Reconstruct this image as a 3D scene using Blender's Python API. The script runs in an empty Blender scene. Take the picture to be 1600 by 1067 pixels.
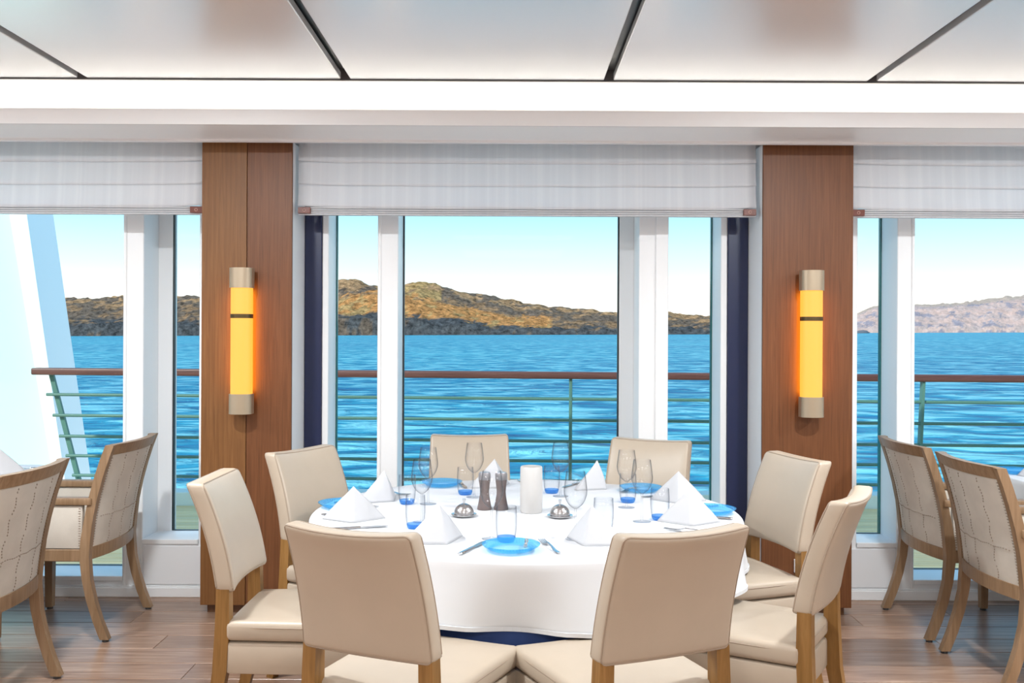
import bpy, bmesh, math, random
from mathutils import Vector, Matrix, noise
random.seed(7)
scene = bpy.context.scene
C = scene.collection
R = math.radians
PI = math.pi

# ------------------------------------------------------------------ camera
F, HOR, EYE, ROLL = 1500.0, 520.0, 1.51, 0.0047
cam = bpy.data.cameras.new('camera')
cam.sensor_width = 36.0
cam.lens = F / 1600.0 * 36.0
cam.shift_y = (HOR - 533.5) / 1600.0
cam.clip_start = 0.05
cam.clip_end = 30000
camo = bpy.data.objects.new('camera', cam)
C.objects.link(camo)
camo.matrix_world = Matrix.Translation((0, 0, EYE)) @ Matrix.Rotation(PI / 2, 4, 'X') @ Matrix.Rotation(ROLL, 4, 'Z')
scene.camera = camo

# ------------------------------------------------------------------ world, sun, exposure
scene.view_settings.view_transform = 'Standard'
scene.view_settings.look = 'None'
scene.view_settings.gamma = 1.0
scene.view_settings.use_curve_mapping = False
scene.view_settings.exposure = 0.72
scene.cycles.transparent_max_bounces = 40

world = bpy.data.worlds.new('sky')
scene.world = world
world.use_nodes = True
wn, wl = world.node_tree.nodes, world.node_tree.links
wn.clear()
wo = wn.new('ShaderNodeOutputWorld')
wb = wn.new('ShaderNodeBackground')
wc = wn.new('ShaderNodeTexCoord')
ws = wn.new('ShaderNodeSeparateXYZ')
wr = wn.new('ShaderNodeValToRGB')
wl.new(wc.outputs['Generated'], ws.inputs[0])
wl.new(ws.outputs['Z'], wr.inputs[0])
wl.new(wr.outputs[0], wb.inputs[0])
wl.new(wb.outputs[0], wo.inputs[0])
wb.inputs[1].default_value = 0.92
els = wr.color_ramp.elements
els[0].position = 0.0
els[0].color = (0.95, 0.88, 0.74, 1)
els[1].position = 1.0
els[1].color = (0.13, 0.36, 0.72, 1)
for p, c in ((0.03, (0.93, 0.91, 0.82)), (0.065, (0.66, 0.86, 0.90)), (0.12, (0.38, 0.70, 0.85)), (0.35, (0.26, 0.55, 0.82))):
    e = els.new(p)
    e.color = (*c, 1)

sun = bpy.data.lights.new('sun', 'SUN')
sun.energy = 2.8
sun.angle = R(0.6)
sun.color = (1.0, 0.93, 0.82)
suno = bpy.data.objects.new('sun', sun)
C.objects.link(suno)
suno.location = (-20, -30, 40)
suno.rotation_euler = Vector((0.62, 0.60, -0.52)).to_track_quat('-Z', 'Y').to_euler()

FILL_W = 38.0  # power of the added out-of-view fill lights
FILL2_W = 6.0
FILL_PANEL_W = 30.0
FILL_COL = (0.93, 0.975, 1.0)

# ------------------------------------------------------------------ material helpers
MATS = {}

def mat(name, col=(0.8, 0.8, 0.8), rough=0.5, metal=0.0, spec=0.5, **kw):
    m = bpy.data.materials.new(name)
    m.use_nodes = True
    b = m.node_tree.nodes['Principled BSDF']
    b.inputs['Base Color'].default_value = (*col, 1)
    b.inputs['Roughness'].default_value = rough
    b.inputs['Metallic'].default_value = metal
    b.inputs['Specular IOR Level'].default_value = spec
    for k, v in kw.items():
        b.inputs[k.replace('_', ' ')].default_value = v
    MATS[name] = m
    return m

def N(m, t):
    return m.node_tree.nodes.new(t)

def L(m, a, b):
    m.node_tree.links.new(a, b)

def coords(m, scale=(1, 1, 1), kind='Object', rot=(0, 0, 0)):
    tc = N(m, 'ShaderNodeTexCoord')
    mp = N(m, 'ShaderNodeMapping')
    mp.inputs['Scale'].default_value = scale
    mp.inputs['Rotation'].default_value = rot
    L(m, tc.outputs[kind], mp.inputs[0])
    return mp.outputs[0]

def noise_tex(m, vec, scale, detail=4, rough=0.55):
    n = N(m, 'ShaderNodeTexNoise')
    n.inputs['Scale'].default_value = scale
    n.inputs['Detail'].default_value = detail
    n.inputs['Roughness'].default_value = rough
    if vec is not None:
        L(m, vec, n.inputs['Vector'])
    return n

def ramp(m, fac, stops):
    r = N(m, 'ShaderNodeValToRGB')
    e = r.color_ramp.elements
    e[0].position, e[0].color = stops[0][0], (*stops[0][1], 1)
    e[1].position, e[1].color = stops[-1][0], (*stops[-1][1], 1)
    for p, c in stops[1:-1]:
        x = e.new(p)
        x.color = (*c, 1)
    L(m, fac, r.inputs[0])
    return r

def bump(m, height, strength=0.2, dist=0.01):
    b = N(m, 'ShaderNodeBump')
    b.inputs['Strength'].default_value = strength
    b.inputs['Distance'].default_value = dist
    L(m, height, b.inputs['Height'])
    p = m.node_tree.nodes['Principled BSDF']
    L(m, b.outputs[0], p.inputs['Normal'])
    return b

def wood(name, dark, mid, light, rough=0.45, scale=(1, 1, 1), rand=0.0, spec=0.4):
    """long-grain wood; grain runs along the axis with the small scale"""
    m = mat(name, mid, rough, spec=spec)
    p = m.node_tree.nodes['Principled BSDF']
    v = coords(m, scale)
    if rand:
        oi = N(m, 'ShaderNodeObjectInfo')
        ad = N(m, 'ShaderNodeVectorMath')
        ad.operation = 'ADD'
        sc = N(m, 'ShaderNodeVectorMath')
        sc.operation = 'SCALE'
        cb = N(m, 'ShaderNodeCombineXYZ')
        for i in range(3):
            L(m, oi.outputs['Random'], cb.inputs[i])
        L(m, cb.outputs[0], sc.inputs[0])
        sc.inputs['Scale'].default_value = 37.0
        L(m, v, ad.inputs[0])
        L(m, sc.outputs[0], ad.inputs[1])
        v = ad.outputs[0]
    n1 = noise_tex(m, v, 3.0, 6, 0.62)
    n1.inputs['Distortion'].default_value = 0.6
    r = ramp(m, n1.outputs[0], [(0.28, dark), (0.5, mid), (0.72, light)])
    out = r.outputs[0]
    if rand:
        hs = N(m, 'ShaderNodeHueSaturation')
        mr = N(m, 'ShaderNodeMapRange')
        mr.inputs['To Min'].default_value = 1 - rand
        mr.inputs['To Max'].default_value = 1 + rand
        L(m, oi.outputs['Random'], mr.inputs[0])
        L(m, mr.outputs[0], hs.inputs['Value'])
        L(m, out, hs.inputs['Color'])
        out = hs.outputs[0]
    L(m, out, p.inputs['Base Color'])
    n2 = noise_tex(m, v, 14.0, 3, 0.6)
    bump(m, n2.outputs[0], 0.12, 0.004)
    return m

def fabric(name, col, rough=0.7, weave=900, amt=0.12, spec=0.3, blotch=0.06, sheen=0.0):
    m = mat(name, col, rough, spec=spec)
    p = m.node_tree.nodes['Principled BSDF']
    v = coords(m)
    n = noise_tex(m, v, 6, 3)
    c0 = tuple(max(0, x * (1 - blotch)) for x in col)
    c1 = tuple(min(1, x * (1 + blotch)) for x in col)
    r = ramp(m, n.outputs[0], [(0.3, c0), (0.7, c1)])
    L(m, r.outputs[0], p.inputs['Base Color'])
    n2 = noise_tex(m, v, weave, 2)
    bump(m, n2.outputs[0], amt, 0.002)
    return m

def thin_glass(name, tint=(1, 1, 1), edge=(0.45, 0.5, 0.55), refl=1.0, rough=0.0, power=3.0):
    m = bpy.data.materials.new(name)
    m.use_nodes = True
    n = m.node_tree.nodes
    n.clear()
    out = N(m, 'ShaderNodeOutputMaterial')
    tr = N(m, 'ShaderNodeBsdfTransparent')
    gl = N(m, 'ShaderNodeBsdfGlossy')
    gl.inputs['Roughness'].default_value = rough
    mx = N(m, 'ShaderNodeMixShader')
    lw = N(m, 'ShaderNodeLayerWeight')
    lw.inputs['Blend'].default_value = 0.5
    f5 = N(m, 'ShaderNodeMath')
    f5.operation = 'POWER'
    f5.inputs[1].default_value = 5.0
    L(m, lw.outputs['Facing'], f5.inputs[0])
    mu = N(m, 'ShaderNodeMath')
    mu.operation = 'MULTIPLY_ADD'
    mu.inputs[1].default_value = 0.55 * refl
    mu.inputs[2].default_value = 0.04 * refl
    L(m, f5.outputs[0], mu.inputs[0])
    pw = N(m, 'ShaderNodeMath')
    pw.operation = 'POWER'
    pw.inputs[1].default_value = power
    L(m, lw.outputs['Facing'], pw.inputs[0])
    mc = N(m, 'ShaderNodeMix')
    mc.data_type = 'RGBA'
    L(m, pw.outputs[0], mc.inputs['Factor'])
    mc.inputs['A'].default_value = (*tint, 1)
    mc.inputs['B'].default_value = (*edge, 1)
    L(m, mc.outputs['Result'], tr.inputs['Color'])
    L(m, mu.outputs[0], mx.inputs[0])
    L(m, tr.outputs[0], mx.inputs[1])
    L(m, gl.outputs[0], mx.inputs[2])
    L(m, mx.outputs[0], out.inputs[0])
    MATS[name] = m
    return m

def blue_glass(name, tint, body, frac):
    """tinted pressed glass: part see-through, part coloured body, glossy skin"""
    m = mat(name, body, 0.08, spec=0.6)
    p = m.node_tree.nodes['Principled BSDF']
    out = m.node_tree.nodes['Material Output']
    tr = N(m, 'ShaderNodeBsdfTransparent')
    tr.inputs['Color'].default_value = (*tint, 1)
    mx = N(m, 'ShaderNodeMixShader')
    mx.inputs[0].default_value = frac
    L(m, tr.outputs[0], mx.inputs[1])
    L(m, p.outputs[0], mx.inputs[2])
    L(m, mx.outputs[0], out.inputs[0])
    return m

# ------------------------------------------------------------------ materials
M_white = mat('white paint', (0.90, 0.91, 0.92), 0.35)
M_wall = mat('white wall panel', (0.88, 0.89, 0.91), 0.4)
M_soffit = mat('soffit white', (0.78, 0.78, 0.79), 0.45)
M_cove = mat('cove white', (0.90, 0.88, 0.84), 0.6)
M_dark = mat('dark reveal', (0.03, 0.032, 0.035), 0.3)
M_panel = mat('satin ceiling panel', (0.93, 0.95, 0.97), 0.13, 0.40, spec=1.0)
_p = M_panel.node_tree.nodes['Principled BSDF']
_p.inputs['IOR'].default_value = 2.2
_p.inputs['Roughness'].default_value = 0.27
M_panel_edge = mat('panel edge metal', (0.10, 0.10, 0.105), 0.35, 0.3)
M_navy = mat('navy post', (0.012, 0.02, 0.07), 0.35)
M_gasket = mat('dark gasket', (0.02, 0.03, 0.035), 0.4)
M_teal = mat('teal glass edge', (0.02, 0.14, 0.14), 0.2)
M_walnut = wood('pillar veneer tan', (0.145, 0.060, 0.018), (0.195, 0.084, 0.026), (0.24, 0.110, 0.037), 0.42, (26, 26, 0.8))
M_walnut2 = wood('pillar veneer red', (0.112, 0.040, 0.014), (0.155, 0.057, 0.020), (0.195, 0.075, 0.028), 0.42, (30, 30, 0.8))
M_floor = wood('floor oak', (0.19, 0.105, 0.066), (0.31, 0.19, 0.13), (0.46, 0.32, 0.235), 0.30, (0.9, 16, 16), 0.28, spec=0.5)
M_deck = wood('deck teak', (0.68, 0.46, 0.20), (0.82, 0.60, 0.29), (0.90, 0.70, 0.38), 0.6, (0.8, 20, 20), 0.12)
M_oak = wood('chair oak leg', (0.17, 0.082, 0.020), (0.235, 0.118, 0.032), (0.30, 0.155, 0.048), 0.4, (18, 18, 0.9), 0.06)
M_oak2 = wood('armchair beech', (0.19, 0.112, 0.058), (0.25, 0.155, 0.085), (0.32, 0.205, 0.12), 0.42, (14, 14, 0.9), 0.06)
M_leather = fabric('cream leather', (0.44, 0.365, 0.285), 0.36, 700, 0.06, 0.45, 0.03)
M_piping = mat('cream piping', (0.33, 0.26, 0.195), 0.5)
M_linen = fabric('woven linen', (0.55, 0.50, 0.435), 0.8, 520, 0.5, 0.2, 0.10)
M_stitch = mat('brown stitching', (0.30, 0.24, 0.19), 0.8)
M_cloth = fabric('white tablecloth', (0.66, 0.675, 0.70), 0.75, 500, 0.10, 0.2, 0.01)
M_napkin = fabric('white napkin', (0.56, 0.565, 0.585), 0.75, 600, 0.12, 0.2, 0.01)
M_navycloth = fabric('navy cloth', (0.035, 0.065, 0.20), 0.8, 500, 0.15, 0.2, 0.1)
M_tablewood = mat('dark table wood', (0.09, 0.05, 0.03), 0.5)
M_brass = mat('champagne metal', (0.44, 0.36, 0.26), 0.38, 0.55)
M_band = mat('dark bronze band', (0.10, 0.07, 0.03), 0.35, 0.6)
M_steel = mat('polished steel', (0.60, 0.60, 0.61), 0.12, 1.0)
M_steel2 = mat('brushed steel', (0.45, 0.45, 0.46), 0.25, 1.0)
M_ceram = mat('white ceramic', (0.56, 0.545, 0.53), 0.35)
M_mill = mat('taupe mill', (0.15, 0.115, 0.11), 0.5)
M_millcap = mat('grey mill head', (0.28, 0.27, 0.28), 0.3, 0.4)
M_rail = mat('sea green rail paint', (0.075, 0.19, 0.155), 0.45)
M_handrail = wood('handrail mahogany', (0.075, 0.028, 0.022), (0.115, 0.045, 0.036), (0.15, 0.065, 0.05), 0.4, (0.8, 20, 20))
M_coaming = mat('coaming paint', (0.62, 0.74, 0.70), 0.5)
M_hull = mat('sea-lit aqua ship paint', (0.52, 0.84, 0.90), 0.45)  # aqua cast of sea light and tinted glass mixed into white paint
M_hullw = mat('white ship paint', (0.86, 0.93, 0.95), 0.45)
M_glass = thin_glass('window glass', (0.97, 0.99, 0.99), (0.9, 0.95, 0.95), 0.05)
M_gw = thin_glass('clear stemware', (0.985, 0.988, 0.99), (0.10, 0.12, 0.16), 1.0, 0.02, 2.7)
M_gf = thin_glass('stemware foot glass', (0.985, 0.988, 0.99), (0.62, 0.65, 0.70), 0.7, 0.02, 3.0)
M_gt = thin_glass('clear tumbler glass', (0.98, 0.985, 0.99), (0.14, 0.19, 0.28), 1.0, 0.02, 2.7)
M_gb = blue_glass('cobalt tumbler base', (0.55, 0.77, 0.97), (0.05, 0.27, 0.72), 0.27)
M_pb = blue_glass('aqua plate rim', (0.55, 0.85, 0.98), (0.04, 0.42, 0.85), 0.26)
M_pc = blue_glass('pale plate well', (0.75, 0.92, 1.0), (0.55, 0.82, 0.95), 0.25)
M_capbrown = mat('brown end cap', (0.16, 0.045, 0.03), 0.4)
M_blindbar = mat('grey blind bar', (0.40, 0.42, 0.46), 0.5)

M_blind = mat('white roman blind', (0.84, 0.84, 0.86), 0.8, spec=0.1)
_p = M_blind.node_tree.nodes['Principled BSDF']
_v = coords(M_blind, (7.0, 0.02, 0.02))
_n = noise_tex(M_blind, _v, 3.2, 2)
_r = ramp(M_blind, _n.outputs[0], [(0.40, (0.86, 0.86, 0.88)), (0.52, (0.90, 0.90, 0.92)), (0.60, (0.96, 0.96, 0.97))])
L(M_blind, _r.outputs[0], _p.inputs['Base Color'])
_n2 = noise_tex(M_blind, coords(M_blind, (8, 8, 300)), 3, 2)
bump(M_blind, _n2.outputs[0], 0.15, 0.002)
_tl = N(M_blind, 'ShaderNodeBsdfTranslucent')
_tl.inputs['Color'].default_value = (0.93, 0.94, 0.96, 1)
_mx = N(M_blind, 'ShaderNodeMixShader')
_mx.inputs[0].default_value = 0.52
_o = M_blind.node_tree.nodes['Material Output']
L(M_blind, _p.outputs[0], _mx.inputs[1])
L(M_blind, _tl.outputs[0], _mx.inputs[2])
L(M_blind, _mx.outputs[0], _o.inputs[0])

def emit(name, col, s):
    m = mat(name, col, 0.4)
    p = m.node_tree.nodes['Principled BSDF']
    p.inputs['Emission Color'].default_value = (*col, 1)
    p.inputs['Emission Strength'].default_value = s
    return m
M_amber = emit('amber lamp glass', (1.0, 0.455, 0.05), 0.74)
M_amber.node_tree.nodes['Principled BSDF'].inputs['Base Color'].default_value = (0.16, 0.09, 0.035, 1)
M_amberback = emit('amber back light', (1.0, 0.42, 0.015), 7.0)
M_led = emit('warm led strip', (1.0, 0.95, 0.88), 10.0)
M_fill = emit('downlight lens', (1.0, 0.95, 0.88), 1.0)  # glowing face of the added fill lights

# ------------------------------------------------------------------ mesh helpers
def tag(o, label=None, cat=None, group=None, kind=None):
    if label: o['label'] = label
    if cat: o['category'] = cat
    if group: o['group'] = group
    if kind: o['kind'] = kind
    return o

def obj(name, bm, m, parent=None, smooth=False, loc=None, rot=None):
    me = bpy.data.meshes.new(name)
    bmesh.ops.recalc_face_normals(bm, faces=bm.faces[:])
    bm.to_mesh(me)
    bm.free()
    if smooth:
        for p in me.polygons:
            p.use_smooth = True
        if smooth != 'all':
            try:
                me.set_sharp_from_angle(angle=R(40))
            except Exception:
                pass
    for mm in (m if isinstance(m, (list, tuple)) else [m]):
        me.materials.append(mm)
    o = bpy.data.objects.new(name, me)
    C.objects.link(o)
    if parent: o.parent = parent
    if loc: o.location = loc
    if rot: o.rotation_euler = rot
    return o

def empty(name, loc=(0, 0, 0), rz=0.0):
    o = bpy.data.objects.new(name, None)
    o.empty_display_size = 0.1
    C.objects.link(o)
    o.location = loc
    o.rotation_euler = (0, 0, rz)
    return o

def copy_tree(o, parent=None):
    c = o.copy()
    C.objects.link(c)
    c.parent = parent
    for ch in list(o.children):
        copy_tree(ch, c)
    return c

def box(x0, x1, y0, y1, z0, z1, bev=0.0, seg=2, cuts=(0, 0, 0), bm=None):
    own = bm is None
    b = bmesh.new()
    bmesh.ops.create_cube(b, size=1.0)
    for v in b.verts:
        v.co = Vector(((x0 + x1) / 2 + v.co.x * (x1 - x0), (y0 + y1) / 2 + v.co.y * (y1 - y0), (z0 + z1) / 2 + v.co.z * (z1 - z0)))
    if bev:
        bmesh.ops.bevel(b, geom=b.edges[:], offset=bev, segments=seg, profile=0.5, affect='EDGES')
    lo, hi = (x0, y0, z0), (x1, y1, z1)
    for ax in range(3):
        for i in range(cuts[ax]):
            t = lo[ax] + (hi[ax] - lo[ax]) * (i + 1) / (cuts[ax] + 1)
            co = [0, 0, 0]; no = [0, 0, 0]
            co[ax] = t; no[ax] = 1
            bmesh.ops.bisect_plane(b, geom=b.verts[:] + b.edges[:] + b.faces[:], plane_co=co, plane_no=no)
    if own:
        return b
    me = bpy.data.meshes.new('tmp')
    b.to_mesh(me); b.free()
    bm.from_mesh(me)
    bpy.data.meshes.remove(me)
    return bm

def deform(bm, f):
    for v in bm.verts:
        v.co = Vector(f(v.co))
    return bm

def lathe(profile, n=32, bm=None):
    b = bm or bmesh.new()
    rings = []
    for r, z in profile:
        if r < 1e-6:
            rings.append([b.verts.new((0, 0, z))])
        else:
            rings.append([b.verts.new((r * math.cos(2 * PI * i / n), r * math.sin(2 * PI * i / n), z)) for i in range(n)])
    for a, c in zip(rings, rings[1:]):
        for i in range(n):
            j = (i + 1) % n
            if len(a) == 1 and len(c) == 1: continue
            if len(a) == 1: b.faces.new((a[0], c[i], c[j]))
            elif len(c) == 1: b.faces.new((a[i], a[j], c[0]))
            else: b.faces.new((a[i], a[j], c[j], c[i]))
    return b

def loft(sections, bm=None, closed=True, caps=True):
    """sections: list of rings of points"""
    b = bm or bmesh.new()
    rs = [[b.verts.new(p) for p in s] for s in sections]
    n = len(rs[0])
    for a, c in zip(rs, rs[1:]):
        for i in range(n if closed else n - 1):
            j = (i + 1) % n
            b.faces.new((a[i], a[j], c[j], c[i]))
    if caps and closed:
        b.faces.new(rs[0][::-1])
        b.faces.new(rs[-1])
    return b

def tube(pts, r, n=8, bm=None, closed=False):
    pts = [Vector(p) for p in pts]
    secs = []
    m = len(pts)
    for i, p in enumerate(pts):
        if closed:
            t = pts[(i + 1) % m] - pts[i - 1]
        else:
            t = pts[min(i + 1, m - 1)] - pts[max(i - 1, 0)]
        t.normalize()
        up = Vector((0, 0, 1)) if abs(t.z) < 0.95 else Vector((0, 1, 0))
        a = t.cross(up).normalized()
        c = a.cross(t).normalized()
        secs.append([p + a * (r * math.cos(2 * PI * k / n)) + c * (r * math.sin(2 * PI * k / n)) for k in range(n)])
    if closed:
        secs.append(secs[0])
    return loft(secs, bm, True, not closed)

def px(x, y, D):
    """point of the place seen at pixel (x, y) of the 1600x1067 frame at depth D"""
    dx, dy = x - 800.0, y - 533.5
    c, s = math.cos(ROLL), math.sin(ROLL)
    ux, uy = dx * c + dy * s, -dx * s + dy * c
    return Vector((ux * D / F, D, EYE - (uy + 533.5 - HOR) * D / F))

def struct(name, bm, m, smooth=False, parent=None):
    o = obj(name, bm, m, parent, smooth)
    if parent is None:
        o['kind'] = 'structure'
    return o

# ================================================================== THE ROOM SHELL
PLX, PRX = -1.422, 1.583          # pillar centres
WIN0, WIN1 = 5.47, 5.75           # inner and outer face of the window wall
ROOM_X, ROOM_B = 6.5, -5.5

# ---- floor: base slab and planks
floor = struct('floor', box(-ROOM_X, ROOM_X, ROOM_B, WIN0 + 0.02, -0.08, -0.012), mat('subfloor', (0.10, 0.065, 0.045), 0.6))
PW = 0.2
plank_len = 1.9
plank_mesh = {}
def plank(x0, x1, y0):
    w = round(x1 - x0, 3)
    if w not in plank_mesh:
        bm = box(-w / 2, w / 2, 0.002, PW - 0.002, -0.012, 0.0, 0.0018, 1)
        me = bpy.data.meshes.new('plank')
        bmesh.ops.recalc_face_normals(bm, faces=bm.faces[:])
        bm.to_mesh(me); bm.free()
        me.materials.append(M_floor)
        plank_mesh[w] = me
    o = bpy.data.objects.new('plank', plank_mesh[w])
    C.objects.link(o)
    o.parent = floor
    o.location = ((x0 + x1) / 2, y0, 0)
row = 0
y = 5.37
while y > 1.9:
    off = [0.0, 0.83, 1.37, 0.41, 1.1][row % 5]
    x = -4.4 - off
    while x < 4.4:
        plank(x, x + plank_len - 0.002, y)
        x += plank_len
    y -= PW
    row += 1
rest = struct('floor_field', box(-ROOM_X, ROOM_X, ROOM_B, y + PW, -0.012, 0.0), M_floor, parent=floor)
for s in (-1, 1):
    struct('floor_field', box(min(s * 4.4, s * ROOM_X) + (0 if s > 0 else 0), max(s * 4.4, s * ROOM_X), y + PW, 5.57 - 0.1, -0.0125, -0.002), M_floor, parent=floor)

# ---- walls out of view that close the room
struct('wall_back', box(-ROOM_X, ROOM_X, ROOM_B - 0.1, ROOM_B, 0, 3.0), mat('cream back wall', (0.74, 0.70, 0.64), 0.6))
struct('wall_left', box(-ROOM_X - 0.1, -ROOM_X, ROOM_B, WIN1, 0, 3.0), M_wall)
struct('wall_right', box(ROOM_X, ROOM_X + 0.1, ROOM_B, WIN1, 0, 3.0), M_wall)

# ---- ceiling: dark backing, satin panels, cove
CZ, CD = 2.725, 4.61
ceil = struct('ceiling', box(-ROOM_X, ROOM_X, ROOM_B, CD - 0.02, CZ + 0.045, CZ + 0.075), M_dark)
pitch = 411.0 * CD / F
gx0 = px(540, 126, CD).x
k0 = -5
gap = 0.045
for k in range(k0, 6):
    xa, xb = gx0 + k * pitch + gap / 2, gx0 + (k + 1) * pitch - gap / 2
    for (ya, yb) in ((0.6, CD), (-3.4, 0.57), (ROOM_B, -3.43)):
        if xb < -ROOM_X or xa > ROOM_X: continue
        xa2, xb2 = max(xa, -ROOM_X), min(xb, ROOM_X)
        p = obj('ceiling_panel', box(xa2, xb2, ya, yb, CZ, CZ + 0.035, 0.003, 1), M_panel, ceil)
obj('edge_strip', box(-ROOM_X, ROOM_X, CD, CD + 0.010, CZ - 0.007, CZ + 0.075), M_panel_edge, ceil)
# added fill lights, unseen above and behind the camera, that brighten the room
def lamp(parent, shape, size, watt, z):
    la = bpy.data.lights.new('fill_lamp', 'AREA')
    la.shape = shape
    la.size = size
    la.energy = watt
    la.color = FILL_COL
    lo = bpy.data.objects.new('fill_lamp', la)
    C.objects.link(lo)
    lo.parent = parent
    lo.location = (0, 0, z)
COLN = ['far left', 'left of centre', 'at the centre', 'right of centre', 'far right']
for ly, rown, cols in ((3.2, 'in the row above the round table', ((0, -3.6), (1, -1.55), (3, 1.68), (4, 3.7))), (2.2, 'in the second row from the windows', ((0, -3.75), (1, -1.85), (2, 0.06), (3, 1.95), (4, 3.85)))):
    for ci, lx in cols:
        t = empty('fill_light', (lx, ly, CZ))
        tag(t, 'added unseen round fill light %s, %s' % (rown, COLN[ci]), 'fill_light', 'added round fill lights')
        obj('trim_ring', lathe([(0.085, 0.0), (0.11, -0.002), (0.11, -0.008), (0.085, -0.008), (0.085, 0.0)], 24), M_white, t, True)
        obj('lens', lathe([(0, -0.003), (0.085, -0.003), (0.085, 0.0), (0, 0.0)], 24), M_fill, t)
        lamp(t, 'DISK', 0.17, FILL_W if ly > 3 else FILL2_W, -0.012)
for ly, rown in ((-0.2, 'behind the dining table'), (-3.2, 'by the back wall')):
    for ci, lx in ((0, -4.2), (2, 0.0), (4, 4.2)):
        t = empty('fill_panel', (lx, ly, CZ))
        tag(t, 'added unseen large square fill light %s, %s' % (rown, COLN[ci]), 'ceiling light', 'added square fill lights')
        for a, b, c, d in ((-0.78, 0.78, -0.78, -0.75), (-0.78, 0.78, 0.75, 0.78), (-0.78, -0.75, -0.75, 0.75), (0.75, 0.78, -0.75, 0.75)):
            obj('frame_bar', box(a, b, c, d, -0.012, 0.0), M_white, t)
        obj('diffuser', box(-0.75, 0.75, -0.75, 0.75, -0.006, 0.0), M_fill, t)
        lamp(t, 'SQUARE', 1.5, FILL_PANEL_W, -0.014)

# cove
FD = 4.70
zb = EYE + (HOR - 196.5) * FD / F
zt = EYE + (HOR - 172.5) * FD / F
struct('trim_1', box(-ROOM_X, ROOM_X, FD, FD + 0.02, zb, zt), M_soffit)
struct('trim_2', box(-ROOM_X, ROOM_X, FD + 0.02, 5.06, zb, zb + 0.02), M_white)
struct('trim_3', box(-ROOM_X, ROOM_X, 5.06, 5.09, zb - 0.012, zb + 0.10), M_white)
struct('wall_cove', box(-ROOM_X, ROOM_X, 5.09, 5.12, zb + 0.02, 3.0), M_cove)
struct('ceiling_cove', box(-ROOM_X, ROOM_X, 4.3, 5.12, 2.93, 2.96), M_cove)
led = tag(obj('cove_light_strip', box(-4.6, 4.6, FD + 0.06, FD + 0.085, zb + 0.021, zb + 0.035), M_led), 'warm light strip hidden in the ceiling cove', 'light strip')
struct('ceiling_pocket', box(-ROOM_X, ROOM_X, 5.125, WIN0 - 0.005, 2.66, 2.70), M_white)
struct('wall_roof', box(-ROOM_X - 0.1, ROOM_X + 0.1, ROOM_B - 0.1, WIN1 + 0.02, 3.0, 3.04), M_white)

# ---- window wall
struct('wall_header', box(-ROOM_X, ROOM_X, WIN0, WIN1, 2.50, 3.0), M_wall)
ZS_N, ZS_W = 0.32, 0.11           # sill heights: narrow panes, wide panes

def post(n, x0, x1, y0=WIN0, y1=WIN1, z0=0.0, z1=2.50, m=M_white):
    return struct('trim_%d' % n, box(x0, x1, y0, y1, z0, z1, 0.004, 1), m)

ML = (-0.766, -0.650)     # centre bay, left mullion
MR = (0.722, 0.888)
LL = (-2.213, -2.100)
RR = (2.195, 2.292)
PL_ = (-1.083, -1.047)    # slim posts beside the navy strips
PR_ = (1.189, 1.226)
n = 4
for (a, b) in (ML, MR, LL, RR, PL_, PR_):
    post(n, a, b); n += 1
# raised face strips on the wide mullions
for (a, b, y0) in ((ML[0] + 0.0, ML[0] + 0.02, WIN0 - 0.008), (0.815, 0.888, WIN0 - 0.012), (LL[0], LL[0] + 0.018, WIN0 - 0.008), (RR[1] - 0.018, RR[1], WIN0 - 0.008)):
    post(n, a, b, y0, WIN0 + 0.01); n += 1
# slim outer sash posts
for (a, b) in ((0.636, 0.724), (-2.102, -2.016)):
    post(n, a, b, WIN1 - 0.05, WIN1 + 0.03); n += 1
# posts hidden behind the pillars
post(n, PLX - 0.36, PLX - 0.26); n += 1
post(n, PRX + 0.29, PRX + 0.385); n += 1
# solid wall behind each pillar and beyond the bays
struct('wall_pier_1', box(PLX - 0.27, -1.083, WIN0 + 0.02, WIN1, 0, 2.50), M_wall)
struct('wall_pier_2', box(1.226, PRX + 0.30, WIN0 + 0.02, WIN1, 0, 2.50), M_wall)
struct('wall_pier_3', box(-ROOM_X, -4.3, WIN0, WIN1, 0, 2.50), M_wall)
struct('wall_pier_4', box(4.45, ROOM_X, WIN0, WIN1, 0, 2.50), M_wall)
# white jambs beside the pillars in the centre bay, navy strips
post(n, -1.180, -1.083, 5.455, WIN0 + 0.03, 0, 2.5, M_navy); n += 1
post(n, 1.226, 1.341, 5.455, WIN0 + 0.03, 0, 2.5, M_navy); n += 1

# walls below the windows with sill boards
segs = [(-4.3, LL[0], ZS_W), (LL[1], PLX - 0.36, ZS_N), (PL_[1], ML[0], ZS_N), (ML[1], MR[0], ZS_W), (MR[1], PR_[0], ZS_N), (PRX + 0.385, RR[0], ZS_N), (RR[1], 4.45, ZS_W)]
for i, (a, b, zs) in enumerate(segs):
    struct('wall_below_window_%d' % (i + 1), box(a, b, WIN0, WIN1, 0, zs), M_wall)
    struct('trim_%d' % n, box(a, b, WIN0 - 0.012, WIN1 - 0.03, zs - 0.022, zs + 0.006, 0.003, 1), M_white); n += 1
for i, (a, b) in enumerate([(-4.3, -1.60), (-1.24, 1.40), (1.75, 4.45)]):
    struct('baseboard_%d' % (i + 1), box(a, b, WIN0 - 0.022, WIN0 + 0.01, 0, 0.055, 0.003, 1), M_white)
    struct('baseboard_cap_%d' % (i + 1), box(a, b, WIN0 - 0.016, WIN0 + 0.01, 0.055, 0.063, 0.002, 1), M_white)
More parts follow.
